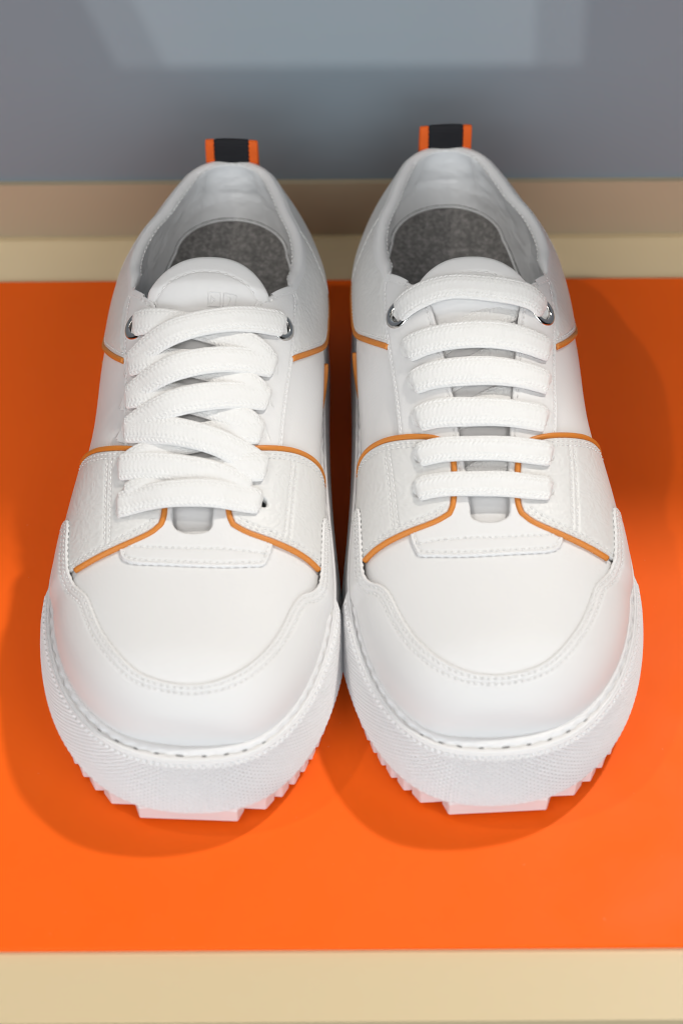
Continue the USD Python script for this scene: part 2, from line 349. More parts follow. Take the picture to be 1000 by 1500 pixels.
HOLES_L = [(19.79, -3.0), (18.2, -2.85), (16.45, -2.78), (14.75, -2.85), (13.2, -2.95)]
HOLES_R = [(19.56, 3.05), (17.9, 2.75), (16.05, 2.35), (14.4, 2.35), (12.8, 2.2)]
RINGS = [(21.75, -3.35), (21.45, 3.1)]
HR = 0.19
# collar: the top line, from the left facing round the heel to the right one
_zc = pch([20, 21.7, 22.2, 23.5, 25.3, 27.6, 30, 32], [9.3, 9.1, 9.07, 8.85, 8.8, 8.8, 8.82, 8.85])
def collar_side(s, q0):
    ys = np.r_[np.linspace(yq(q0), 29.5, 60), np.linspace(29.55, Y1 - .02, 60)]
    out = []
    for y in ys:
        z = SG[:, :, 2]; i = np.argmin(np.abs(YG - y))
        h = NT // 2
        zz, uu = (z[i, :h + 1], UG[i, :h + 1]) if s < 0 else (z[i, h:][::-1], UG[i, h:][::-1])
        out.append((qy(y), np.interp(_zc(y), zz, uu)))
    return np.array(out)
COL_L, COL_R = collar_side(-1, 24.25), collar_side(1, 23.75)
HEEL_LOW_L = ch([(20.7, -4.0), (22.04, -5.4), (24.21, -7.3), (26, -7.6), (29, -7.2), (32, -6.2), (QG[-1] - .02, -4.9)])
HEEL_LOW_R = ch([(20.2, 3.7), (20.86, 4.47), (21.9, 5.5), (23.8, 7.2), (26, 7.6), (29, 7.2), (32, 6.2), (QG[-1] - .02, 4.9)])
REAR_L, REAR_R = ch([(24.2, -6.6), (23.4, -7.9), (22.4, -9.6)]), ch([(23.9, 6.6), (23.2, 7.9), (22.3, 9.6)])

def upper(S):
    # vamp and toe guard
    vamp = np.vstack([feather(.35, 12.7, -1, .05), NOTCH, feather(12.7, .35, 1, .05)])
    vamp = np.vstack([feather(.35, 12.7, -1, .05), [(12.7, -1.0)], NOTCH[(NOTCH[:, 0] < 12.7)], [(12.7, .63)], feather(12.7, .35, 1, .05)])
    def crease(p):                                          # the soft dent of the toe box
        return 0.02 * np.exp(-((p[:, 0] - 2.6) / .55) ** 2 - (p[:, 1] / 2.0) ** 2) - 0.02 * np.exp(-((p[:, 0] - 3.5) / .5) ** 2 - (p[:, 1] / 2.2) ** 2)
    S.part('vamp', *panel(vamp, [NOTCH], .06, -.06, step=.22), 'leather')
    st1, st2 = offset_line(GUARD, -.17), offset_line(GUARD, -.40)
    if Polygon(GUARD_POLY).buffer(.01).contains(Point(st1[len(st1) // 2])) is False:
        st1, st2 = offset_line(GUARD, .17), offset_line(GUARD, .40)
    g = S.part('toe_guard', *panel(GUARD_POLY, [GUARD, [(13.75, 6.4), (14.3, 7.4)], [(14.75, -7.35), (15.0, -7.7)]], .125, 0, .10, [st1, st2], step=.2, groove=.036, extra=lambda p: crease(p) + .17 * np.clip((p[:, 0] - 9.5) / .9, 0, 1) ** 1.3), 'leather')
    S.part('stitching', *cat([stitch(st1, lambda c: .10 + .17 * np.clip((c[:, 0] - 9.5) / .9, 0, 1) ** 1.3), stitch(st2, lambda c: .10 + .17 * np.clip((c[:, 0] - 9.5) / .9, 0, 1) ** 1.3)]), 'thread', g, kind='stuff')
    # throat plate
    edge = PLATE[(PLATE[:, 0] < 13.0)]
    s1 = offset_line(PLATE, .2); s1 = s1 if Polygon(PLATE_POLY).contains(Point(s1[len(s1) // 2])) else offset_line(PLATE, -.2)
    s2 = ch([(10.85, -3.1), (10.72, -1.6), (10.62, -.3), (10.62, .6), (10.7, 1.6), (10.85, 2.45)])
    pl = S.part('throat_plate', *panel(PLATE_POLY, [PLATE, NOTCH], .11, 0, .08, [s1, s2], step=.15), 'leather')
    S.part('stitching', *cat([stitch(s1, .085), stitch(s2, .085)]), 'thread', pl, kind='stuff')
    for sd, thr, top, col, low, rear, eo, holes, ring, sad_t, sad_i, sad_l in ((-1, THR_L, EYE_LT, COL_L, HEEL_LOW_L, REAR_L, EYE_LO, HOLES_L, RINGS[0], SADL_TOP, SADL_IN, SADL_LOW), (1, THR_R, EYE_RT, COL_R, HEEL_LOW_R, REAR_R, EYE_RO, HOLES_R, RINGS[1], SADR_TOP, SADR_IN, SADR_LOW)):
        hl = [(q, u, HR) for q, u in holes] + [(ring[0], ring[1], .40)]
        # quarter
        q = np.vstack([thr[thr[:, 0] > 12.7], top, rear, feather(22.3, 12.7, sd), [(12.7, thr[0, 1])]])
        S.part('quarter', *panel(q, [rear], .05, -.06, holes=hl, step=.22), 'leather')
        rp = along(rear[np.abs(rear[:, 1]) > 7.7], .05); S.part('piping', *tube(rp, .12, 10), 'piping')
        # counter below the heel piece
        c = np.vstack([rear, feather(22.4, QG[-1] - .03, sd), low[::-1][low[::-1][:, 0] > 23.9]])
        S.part('heel_counter', *panel(c, [], .03, -.08, step=.28), 'leather')
        # heel piece
        eu = eo[eo[:, 0] > 20.3] - (0, sd * .35)
        h = np.vstack([low, col[::-1], [top[-1] - (0, sd * .3)], eu])
        eyp = Polygon(np.vstack([thr[thr[:, 0] > 13.3], top, eo, [(13.3, eo[-1, 1])]])).buffer(0).buffer(-.03)
        hs = offset_line(low, .16); hs = hs if Polygon(h).buffer(0).contains(Point(hs[len(hs) // 2])) else offset_line(low, -.16)
        seam = ch([(28.6, col[np.argmin(abs(col[:, 0] - 28.6)), 1]), (28.3, sd * 4.6), (27.6, sd * 5.6), (27.2, sd * 7.0)]) if sd < 0 else ch([(28.2, col[np.argmin(abs(col[:, 0] - 28.2)), 1]), (27.9, sd * 4.6), (27.3, sd * 5.6), (26.9, sd * 7.0)])
        hp = S.part('heel_panel', *panel(h, [low, col], .10, 0, .10, [hs, offset_line(seam, .12)], step=.2, extra=lambda p: -.09 * shapely.contains_xy(eyp, p[:, 0], p[:, 1])), 'pebble')
        S.part('stitching', *cat([stitch(hs, .075), stitch(offset_line(seam, .12), .075)]), 'thread', hp, kind='stuff')
        cap = np.vstack([seam, low[low[:, 0] > 27.2] + (0, -sd * .02), col[::-1][col[::-1][:, 0] > seam[0, 0]]])
        S.part('heel_cap', *panel(cap, [seam, col], .035, .10, .06, step=.22), 'pebble')
        hp2 = along(low + np.array([-.02, sd * .10]), .03); S.part('piping', *tube(hp2, .13, 10), 'piping')
        # eyestay
        e = np.vstack([thr[thr[:, 0] > 13.3], top, eo, [(13.3, eo[-1, 1])]])
        i1 = offset_line(eo, .17); i1 = i1 if Polygon(e).buffer(0).contains(Point(i1[len(i1) // 2])) else offset_line(eo, -.17)
        i2 = offset_line(thr[thr[:, 0] > 13.3], .2); i2 = i2 if Polygon(e).buffer(0).contains(Point(i2[len(i2) // 2])) else offset_line(thr[thr[:, 0] > 13.3], -.2)
        i3 = offset_line(top, .17); i3 = i3 if Polygon(e).buffer(0).contains(Point(i3[len(i3) // 2])) else offset_line(top, -.17)
        ey = S.part('eyestay', *panel(e, [thr, top, eo], .10, .0, .07, [i1, i2, i3], holes=hl, step=.17), 'leather')
        S.part('stitching', *cat([stitch(i1, .075), stitch(i2, .075), stitch(i3, .075)]), 'thread', ey, kind='stuff')
        # saddle
        sp = np.vstack([sad_t, sad_i, sad_l, feather(sad_l[-1, 0], sad_t[0, 0], sd)])
        ins = lambda L, d: (lambda a, b: a if Polygon(sp).buffer(0).contains(Point(a[len(a) // 2])) else b)(offset_line(L, d), offset_line(L, -d))
        sm = ch([(15.73, -4.41), (13.98, -4.2), (12.02, -4.01)]) if sd < 0 else ch([(15.2, 3.55), (13.24, 3.37), (11.2, 3.22)])
        sts = [ins(sad_t, .17), ins(sad_t, .36), ins(sad_l, .15), ins(sad_l, .33), offset_line(sm, .1), offset_line(sm, -.12)]
        sd_p = S.part('saddle_panel', *panel(sp, [sad_t, sad_i, sad_l], .13, .05, .10, sts, holes=[h for h in hl if h[0] < 15.2], step=.17), 'pebble')
        S.part('stitching', *cat([stitch(x, .155) for x in sts]), 'thread', sd_p, kind='stuff')
        line = np.vstack([sad_t, sad_i, sad_l]); line = line[np.r_[True, np.linalg.norm(np.diff(line, axis=0), axis=1) > 1e-3]]
        out = (lambda a, b: b if Polygon(sp).buffer(0).contains(Point(a[len(a) // 2])) else a)(offset_line(line, .10), offset_line(line, -.10))
        gp = Polygon(GUARD_POLY).buffer(0).buffer(-.12); out = out[~shapely.contains_xy(gp, out[:, 0], out[:, 1]) & (np.abs(out[:, 1]) < np.interp(out[:, 0], QG, UG[:, -1]) - .25)]
        out = out[:max(np.where(~((np.arange(len(out)) > len(out) // 2) & (np.abs(out[:, 1]) > 5.9)))[0]) + 1]
        pt = along(out, .10, it=1)
        S.part('piping', *tube(pt, .122, 10), 'piping', sd_p)
        # metal eyelet
        c, nn = on([ring], .10, True); c, nn = c[0], nn[0]
        prof = [(.36, -.30), (.36, -.03), (.38, .02), (.43, .045), (.54, .05), (.62, .035), (.66, .0), (.66, -.05)]
        a = np.cross(nn, [0, 1, 0]); a /= np.linalg.norm(a); b = np.cross(nn, a)
        th = np.linspace(0, 2 * np.pi, 49)[:-1]
        v = np.array([[c + rr * (np.cos(t) * a + np.sin(t) * b) + zz * nn for rr, zz in prof] for t in th]).reshape(-1, 3)
        S.part('eyelet', v, tri(grid_faces(48, len(prof), wrap_m=True)), 'metal', smooth=50)

# ---------------------------------------------------------------- collar roll, lining, insole, tongue, pull tab
def collar(S):
    base = np.vstack([EYE_LT[2:-1] + (.04, -.0), COL_L, COL_R[::-1], EYE_RT[2:-1][::-1] + (.04, .0)])
    C, N = on(base, 0.0, True)
    C = resample(np.c_[C, N], .12); N = C[:, 3:]; C = C[:, :3]
    def sm(A, k=9):
        w = np.ones(k) / k; B = np.pad(A, ((k // 2, k // 2), (0, 0)), mode='edge')
        return np.stack([np.convolve(B[:, j], w, 'valid') for j in range(A.shape[1])], 1)
    C = sm(C, 5); N = sm(N, 13); N /= np.linalg.norm(N, axis=1)[:, None]
    T = np.gradient(C, axis=0); T = sm(T, 9); T /= np.linalg.norm(T, axis=1)[:, None]
    N -= (N * T).sum(1)[:, None] * T; N /= np.linalg.norm(N, axis=1)[:, None]
    B = np.cross(T, N); B *= np.sign(B[:, 2])[:, None]
    n = len(C); fr = np.linspace(0, 1, n)
    al = np.r_[0, np.cumsum(np.linalg.norm(np.diff(C, axis=0), axis=1))]; ae = np.minimum(al, al[-1] - al)
    r = np.interp(ae, [0, 1.2, 2.4], [.04, .08, .28])
    ph = np.r_[-0.5, -0.25, np.linspace(0, np.pi * .80, 14)]
    ring = []
    for p in ph:
        if p < 0: ring.append(C + N * (.105 if p > -.3 else .07) - B * (.14 if p > -.3 else .42))
        else: ring.append(C + N * (.10 - r)[:, None] + r[:, None] * (np.cos(p) * N + np.sin(p) * B))
    ring = np.array(ring)
    v = ring.transpose(1, 0, 2).reshape(-1, 3); f = tri(grid_faces(n, len(ph)))
    fn = np.cross(v[f[:, 1]] - v[f[:, 0]], v[f[:, 2]] - v[f[:, 0]])
    if (fn * np.repeat(N, len(ph), 0)[f[:, 0]]).sum() < 0: f = f[:, ::-1]
    cl = S.part('collar_roll', v, f, 'leather')
    # stitches along the inner side of the roll
    p = np.pi * .70; L = C + N * (.10 - r)[:, None] + (r + .012)[:, None] * (np.cos(p) * N + np.sin(p) * B)
    a = np.r_[0, np.cumsum(np.linalg.norm(np.diff(L, axis=0), axis=1))]; out = []
    for s in np.arange(2.2, a[-1] - 2.2, .30):
        ss = np.linspace(s - .1, s + .1, 5); out.append(tube(np.stack([np.interp(ss, a, L[:, k]) for k in range(3)], 1), np.array([.6, 1, 1.05, 1, .6]) * .034, 6))
    S.part('stitching', *cat(out), 'thread', cl, kind='stuff')
    # insole outline
    def ins(y): return 4.35 + np.interp(y, [16, 22, 27, 29, 30.6], [0, .25, .75, 1.2, 1.9])
    I2 = np.array([(xi(y) + 1.15, y) for y in np.linspace(19, 28.6, 40)] )
    O2 = np.array([(xo(y) - 1.15, y) for y in np.linspace(28.6, 19, 40)])
    heel = np.array([(math.sin(t) * (xo(28.6) - xi(28.6) - 2.3) / 2 + (xo(28.6) + xi(28.6)) / 2, 28.6 + math.cos(t) * 1.75) for t in np.linspace(-np.pi / 2, np.pi / 2, 40)[1:-1]])
    path = np.vstack([I2, heel, O2])
    I = resample(path, .05); I = np.c_[I, ins(I[:, 1])]
    Ia = np.linspace(0, 1, len(I))
    # match collar fraction with insole fraction (both start at about the facing)
    st = np.searchsorted(I[:, 1][:len(I) // 2], 19.6) / len(I)
    It = np.stack([np.interp(st + fr * (1 - 2 * st), Ia, I[:, k]) for k in range(3)], 1)
    p = np.pi * .80; top = C + N * (.10 - r)[:, None] + r[:, None] * (np.cos(p) * N + np.sin(p) * B)
    out_h = It - np.array([0, 27.0, 0]) * 0; cen = np.array([0.0, 26.0, 0]); o = It - cen; o[:, 2] = 0; o /= np.linalg.norm(o, axis=1)[:, None]
    P1 = top - B * 1.2 + N * .05; P2 = It + o * .38 + np.array([0, 0, 1.2]); P3 = It + o * .12
    m = 40; tt = np.linspace(0, 1, m)[:, None, None]
    W = (1 - tt) ** 3 * top + 3 * (1 - tt) ** 2 * tt * P1 + 3 * (1 - tt) * tt ** 2 * P2 + tt ** 3 * P3   # m x n x 3
    G = W.transpose(1, 0, 2)
    wr = meshkit.fbm(G * np.array([.9, .9, 1.6]) + 3.1, 3, 5) - .5
    nrm = np.cross(np.gradient(G, axis=0), np.gradient(G, axis=1)); nrm /= np.maximum(np.linalg.norm(nrm, axis=2), 1e-9)[..., None]
    if (nrm[n // 2, m // 2] @ np.array([0, -1.0, 0])) < 0: nrm = -nrm
    env = np.sin(np.linspace(0, np.pi, m))[None, :] ** .7
    lo, hi = .5 - 1.45 / al[-1] * 1.0, .5 + 1.45 / al[-1]                              # the heel insert between two seams
    for name, a0, a1, lift in (('lining', 0, lo, .16), ('heel_lining', lo - .012, hi + .012, 0.0), ('lining', hi, 1, .16)):
        k = np.where((fr >= a0) & (fr <= a1))[0]
        ed = np.clip(np.minimum(fr[k] - a0, a1 - fr[k]) / .02, 0, 1)
        lf = lift * np.sqrt(np.clip(ed, 0, 1)) if lift else 0 * ed
        if lift:                                              # padded pillows with one seam
            c0 = np.where(fr[k] < .5, .23, .77); lf = lf * (1 - .75 * np.exp(-((fr[k] - c0) / .012) ** 2))
        g = G[k] + nrm[k] * ((lf[:, None] * 1.6 + .20 * wr[k]) * env)[..., None]
        f = tri(grid_faces(len(k), m)); vv = g.reshape(-1, 3)
        fn = np.cross(vv[f[:, 1]] - vv[f[:, 0]], vv[f[:, 2]] - vv[f[:, 0]])
        if (fn * nrm[k].reshape(-1, 3)[f[:, 0]]).sum() < 0: f = f[:, ::-1]
        S.part(name, vv, f, 'lining')
    # insole: rings towards the middle, cupped at the heel, with a thin pale edge
    path3 = np.vstack([I, resample(np.array([I[-1], [I[-1][0] * .6, 16, 4.3], [I[0][0] * .6, 16, 4.3], I[0]]), .2)[1:-1]])
    cen = np.array([0.2, 24.0, 0]); rings = []
    for s in np.linspace(1.06, 0.0, 26):
        q = path3 * s + (cen + [0, 0, 0]) * (1 - s); q[:, 2] = ins(q[:, 1]) - .22 * (1 - min(s, 1) ** 4) * np.clip((q[:, 1] - 20) / 6, 0, 1)
        rings.append(q)
    R = np.array(rings); f = tri(grid_faces(len(R), R.shape[1], wrap_n=True)); vv = R.reshape(-1, 3)
    fn = np.cross(vv[f[:, 1]] - vv[f[:, 0]], vv[f[:, 2]] - vv[f[:, 0]])
    if fn[:, 2].sum() < 0: f = f[:, ::-1]
    vv = vv + np.array([0, 0, 1.0]) * (meshkit.fbm(vv * 9.0, 2, 3) - .5)[:, None] * .05
    ip = S.part('insole', vv, f, 'insole')
    S.part('insole_edge', *tube(I + np.array([0, 0, .03]), .055, 6), 'lining', ip)

def tongue(S, emboss):
    pl = ch([(9.5, -1.2), (12, -1.9), (16, -2.4), (20, -2.75), (21.4, -2.85), (22.3, -2.6), (23.05, -1.95), (23.5, -1.1), (23.62, -.1), (23.5, .95), (23.05, 1.85), (22.3, 2.55), (21.4, 2.85), (20, 2.75), (16, 2.3), (12, 1.6), (9.5, .9)])
    dq = .75 if emboss else 0.0                              # the left tongue is pulled up a little higher
    sh = lambda P: np.c_[P[:, 0] + dq * np.clip((P[:, 0] - 17) / 3, 0, 1), P[:, 1]]
    pl = sh(pl); edge = pl[pl[:, 0] > 19]
    arc = ch([(20.6, -2.55), (21.5, -2.3), (22.2, -1.6), (22.6, -.7), (22.66, 0.0), (22.6, .7), (22.2, 1.6), (21.5, 2.3), (20.6, 2.55)]); arc = sh(arc)
    ex = lambda p: -.44 + .48 * np.clip((p[:, 0] - 20.9 - dq) / 1.2, 0, 1) + .16 * np.exp(-((p[:, 0] - 21.5 - dq) / 1.0) ** 2) * np.exp(-(p[:, 1] / 1.9) ** 2)
    v, f = panel(pl, [edge], .18, 0, .30, [arc], step=.16, extra=ex, solid=lambda p: .44 - .48 * np.clip((p[:, 0] - 20.9 - dq) / 1.2, 0, 1) + .38 * np.clip(cKDTree(dens(edge, .05)).query(p)[0] / .35, 0, 1) ** .5)
    t = S.part('tongue', v, f, 'leather')
    q = dens(arc, .02); out = []
    d = on(q, .0); a = np.r_[0, np.cumsum(np.linalg.norm(np.diff(d, axis=0), axis=1))]
    for s in np.arange(.2, a[-1] - .2, .34):
        c = np.stack([np.interp(np.linspace(s - .11, s + .11, 5), a, q[:, k]) for k in (0, 1)], 1)
        o = .18 + ex(c) - .045 + np.array([-.03, .004, .016, .004, -.03]); out.append(tube(on(c, o), np.array([.6, 1, 1, 1, .6]) * .034, 6))
    S.part('stitching', *cat(out), 'thread', t, kind='stuff')
    if emboss:                                               # the blind-stamped mark: two framed signs, hardly legible
        def stroke(P, r=.02):
            P = np.array(P, float) + (.25, 0); c = dens(P, .05); return tube(on(c, .18 + ex(c) + .006), r, 6)
        def box_(u0, w, q0, h): return [(q0, -u0), (q0 + h, -u0), (q0 + h, -u0 - w), (q0, -u0 - w), (q0, -u0)]   # mirrored shoe: -u is the right in the picture
        sg = [stroke(box_(.08, .5, 21.55, .55)), stroke(box_(.72, .5, 21.55, .55)), stroke([(21.65, -.92), (21.95, -1.02), (21.95, -.86)]), stroke([(21.65, -.2), (21.95, -.2), (21.8, -.4), (21.65, -.2)])]
        S.part('embossed_mark', *cat(sg), 'leather', t)

def pull_tab(S):
    yb = float(Y1) - .03; zb = 8.25; xc = float((xi(29) + xo(29)) / 2)
    P = chaikin(np.array([(yb - .16, zb + .35), (yb - .18, zb + .6), (yb - .18, zb + 1.1), (yb - .12, zb + 1.7), (yb + .03, zb + 1.88), (yb + .18, zb + 1.66), (yb + .32, zb + .8), (yb + .42, zb - .2), (yb + .55, zb - 1.7)]), 3)
    P = resample(P, .022); t = np.gradient(P, axis=0); t /= np.linalg.norm(t, axis=1)[:, None]; nn = np.stack([-t[:, 1], t[:, 0]], 1)
    s = np.arange(len(P)) * .022
    root = None
    for name, x0, x1, mat, rib in (('pull_tab', -.80, .80, 'black_ribbon', .032), ('ribbon_edge', -1.20, -.80, 'orange_ribbon', .010), ('ribbon_edge', .80, 1.20, 'orange_ribbon', .010)):
        xs = np.linspace(x0, x1, 25)
        e = np.clip(np.minimum(xs - x0, x1 - xs) / .05, 0, 1) ** .5
        pit = .105 if name == 'pull_tab' else .07
        wob = (.025 * np.sign(np.sin(2 * np.pi * s / .21)))
        V = []
        for side in (1, -1):
            hgt = side * (.035 * e[None] + rib * np.sin(np.pi * s / pit)[:, None] ** 2 * e[None])
            X = np.broadcast_to(xs[None] + xc, hgt.shape) + 0
            if name == 'ribbon_edge': X = X + wob[:, None] * (np.abs(xs[None]) < .81)
            curve = .06 * np.cos(xs / 1.2 * np.pi / 2)[None]    # a slight bow across
            V.append(np.stack([X, P[:, 0][:, None] + nn[:, 0][:, None] * (hgt + curve), P[:, 1][:, None] + nn[:, 1][:, None] * (hgt + curve)], -1))
        v = np.concatenate([V[0], V[1][:, ::-1]], 1); k = v.shape[1]
        f = tri(grid_faces(len(P), k, wrap_n=True)); v = v.reshape(-1, 3)
        fn = np.cross(v[f[:, 1]] - v[f[:, 0]], v[f[:, 2]] - v[f[:, 0]])
        c = v - np.array([xc, yb, zb + .3]);
        a = v[:25 * 2].mean(0)
        if name == 'pull_tab':
            w = (fn * (np.array([0, -1.0, 0]))).sum(1)
            q = (f[:, 0] % k < 25) & (f[:, 0] // k < 20)
            flip = w[q].sum() < 0
            root = S.part(name, v, f[:, ::-1] if flip else f, mat)
        else: S.part(name, v, f[:, ::-1] if flip else f, mat, root)

# ---------------------------------------------------------------- laces
def lace(S, ctrl, width=1.3, th=.10, ends=(.8, .8), seed=0, name='lace'):
    """ctrl: rows (q, u, height over the last)"""
    c = np.array(ctrl, float); a = np.r_[0, np.cumsum(np.linalg.norm(np.diff(c[:, :2], axis=0), axis=1) + .6 * np.abs(np.diff(c[:, 2])))]
    cs = PchipInterpolator(a, c); q = cs(np.linspace(0, a[-1], 240))
    P, N = on(q[:, :2], q[:, 2], True)
    m = 0.040
    PN = resample(np.c_[P, N], m); 
    for _ in range(6): PN[1:-1] = .25 * PN[:-2] + .5 * PN[1:-1] + .25 * PN[2:]
    P, N = PN[:, :3], PN[:, 3:]; k = 41
    Np = np.pad(N, ((k // 2, k // 2), (0, 0)), mode='edge'); N = np.stack([np.convolve(Np[:, j], np.ones(k) / k, 'valid') for j in range(3)], 1)
    T = np.gradient(P, axis=0); T /= np.linalg.norm(T, axis=1)[:, None]
    B = np.cross(T, N); B /= np.linalg.norm(B, axis=1)[:, None]; N = np.cross(B, T)
    n = len(P); s = np.arange(n) * m; L = s[-1]
    w = width * (1 + .03 * np.sin(s * 1.3 + seed)) * np.interp(s, [0, .3, .48, .7, 1.0, L - 1.0, L - .7, L - .48, L - .3, L], [ends[0], ends[0] + .03, .6 * ends[0] + .4, .93, 1, 1, .93, .6 * ends[1] + .4, ends[1] + .03, ends[1]])
    nc = 72; th_ = np.arange(nc) * 2 * np.pi / nc
    # flat oval section, dense over the faces
    cx = np.sign(np.cos(th_)) * np.abs(np.cos(th_)) ** .55; cz = np.sign(np.sin(th_)) * np.abs(np.sin(th_)) ** .42
    across = cx[None] * (w / 2)[:, None]
    col = across / .15; ci = np.floor(col); fa = col - ci
    sl = np.where(ci % 2 == 0, fa, 1 - fa)
    kn = np.abs(np.sin(np.pi * (s[:, None] / .19 + sl * .8 + .25 * seed))) ** .8 * np.sin(np.pi * fa) ** .5
    hgt = cz[None] * (th / 2) * (1 + .10 * np.cos(2 * np.pi * np.clip(across / 1.2, -.5, .5))) + .040 * kn * np.clip((1 - np.abs(across) / (w / 2)[:, None]) / .12, 0, 1) * np.sign(cz)[None] * np.minimum(1, np.abs(cz) * 2)[None] 
    sag = -.05 * (across / .56) ** 2 * 1.0                    # edges follow down a little
    v = P[:, None] + across[..., None] * B[:, None] + (hgt + sag)[..., None] * N[:, None]
    f = tri(grid_faces(n, nc, wrap_n=True)); vv = v.reshape(-1, 3)
    e0, e1 = len(vv), len(vv) + 1; vv = np.vstack([vv, P[0], P[-1]]); j = np.arange(nc)
    f = np.vstack([f, np.c_[np.full(nc, e0), j, (j + 1) % nc][:, ::-1] * 1, np.c_[np.full(nc, e1), (n - 1) * nc + (j + 1) % nc, (n - 1) * nc + j][:, ::-1]])
    fn = np.cross(vv[f[:, 1]] - vv[f[:, 0]], vv[f[:, 2]] - vv[f[:, 0]]); ctr = np.repeat(P, nc, 0)
    q_ = f[:, 0] < n * nc
    if (fn[q_] * (vv[f[q_, 0]] - ctr[f[q_, 0]])).sum() < 0: f = f[:, ::-1]
    return S.part(name, vv, f, 'lace')
def straight_laces(S):
    bow = [.10, .05, .0, -.03, 0, .02]
    for k, ((ql, ul), (qr, ur)) in enumerate(zip([RINGS[0]] + HOLES_L, [RINGS[1]] + HOLES_R)):
        d = .34 if k else .42; o = .06 if k else 0.0
        if k == 0:
            c = [(ql, ul + .05, -.35), (ql, ul - .02, .05), (ql + .04, ul + .25, .26), (ql + .12, ul + .9, .34), (ql + .20, ul * .35, .34), (qr + .28, ur * .3, .34), (qr + .24, ur - .9, .34), (qr + .10, ur - .25, .26), (qr, ur + .02, .05), (qr, ur - .05, -.35)]
        else:
            lift = .10 if k >= 4 else .03
            c = [(ql, ul + .12, -.30), (ql, ul - .10, .12), (ql + .02, ul + .02, .24 + lift), (ql - .02, ul + .6, .27 + lift), (ql * .6 + qr * .4 - .10 + bow[k], ul * .2, .23 + lift), (ql * .4 + qr * .6 - .10 + bow[k], ur * .25, .23 + lift), (qr - .02, ur - .6, .27 + lift), (qr + .02, ur - .02, .24 + lift), (qr, ur + .10, .12), (qr, ur - .12, -.30)]
        lace(S, c, width=1.28 if k in (0, 1, 2, 3) else 1.10, seed=k * 1.7, ends=(.72, .72))
    for k, (q0, u0, q1, u1) in enumerate([(19.3, -2.2, 21.4, 2.2), (17.6, -1.9, 19.3, 1.9), (15.9, -1.7, 17.3, 1.6), (13.0, -1.8, 14.6, 1.6)]):
        lace(S, [(q0, u0, -.22), (q0 * .7 + q1 * .3, u0 * .4, -.15), (q0 * .3 + q1 * .7, u1 * .4, -.15), (q1, u1, -.22)], seed=9 + k, width=1.1)
def crossed_laces(S):
    # the picture shows this shoe mirrored: its left side is +u here
    Lh = [(RINGS[1][0], RINGS[1][1])] + [(q, u + .15) for q, u in [(19.62, 3.05), (18.0, 2.95), (16.35, 2.75), (14.55, 2.75), (12.75, 2.65)]]
    Rh = [(RINGS[0][0], RINGS[0][1])] + [(q, u) for q, u in [(19.7, -3.05), (18.05, -2.9), (16.4, -2.7), (14.75, -2.95), (13.1, -2.75)]]
    def run(a, b, hi, k, w=1.24, ends=(.75, .75)):
        (q0, u0), (q1, u1) = a, b; s0, s1 = np.sign(u0), np.sign(u1)
        lift = .10 if max(q0, q1) < 15.2 else .03
        c = [(q0, u0 - s0 * .12, -.30), (q0, u0 + s0 * .08, .12), (q0, u0 - s0 * .03, .23 + lift), (q0 * .88 + q1 * .12, u0 * .78, .27 + lift), (q0 * .62 + q1 * .38, u0 * .26, hi * .9), (q0 * .38 + q1 * .62, u1 * .26, hi), (q0 * .12 + q1 * .88, u1 * .78, .27 + lift), (q1, u1 - s1 * .03, .23 + lift), (q1, u1 + s1 * .08, .12), (q1, u1 - s1 * .12, -.30)]
        lace(S, c, seed=k * 1.3, width=w, ends=ends)
    for k in range(3):
        run(Lh[k], (Rh[k + 1][0] + .05, Rh[k + 1][1] * .93), .14, k + 10)
        run(Rh[k], Lh[k + 1], .46, k)
    run(Rh[3], (Lh[4][0] + .05, Lh[4][1] * .93), .16, 3)
    run(Lh[3], Rh[4], .48, 4)
    run(Rh[4], (Lh[5][0] + .3, Lh[5][1] * .9), .22, 5)
    run(Lh[4], (Rh[5][0] + .45, Rh[5][1] * .85), .40, 15)
    run(Lh[5], Rh[5], .62, 6)

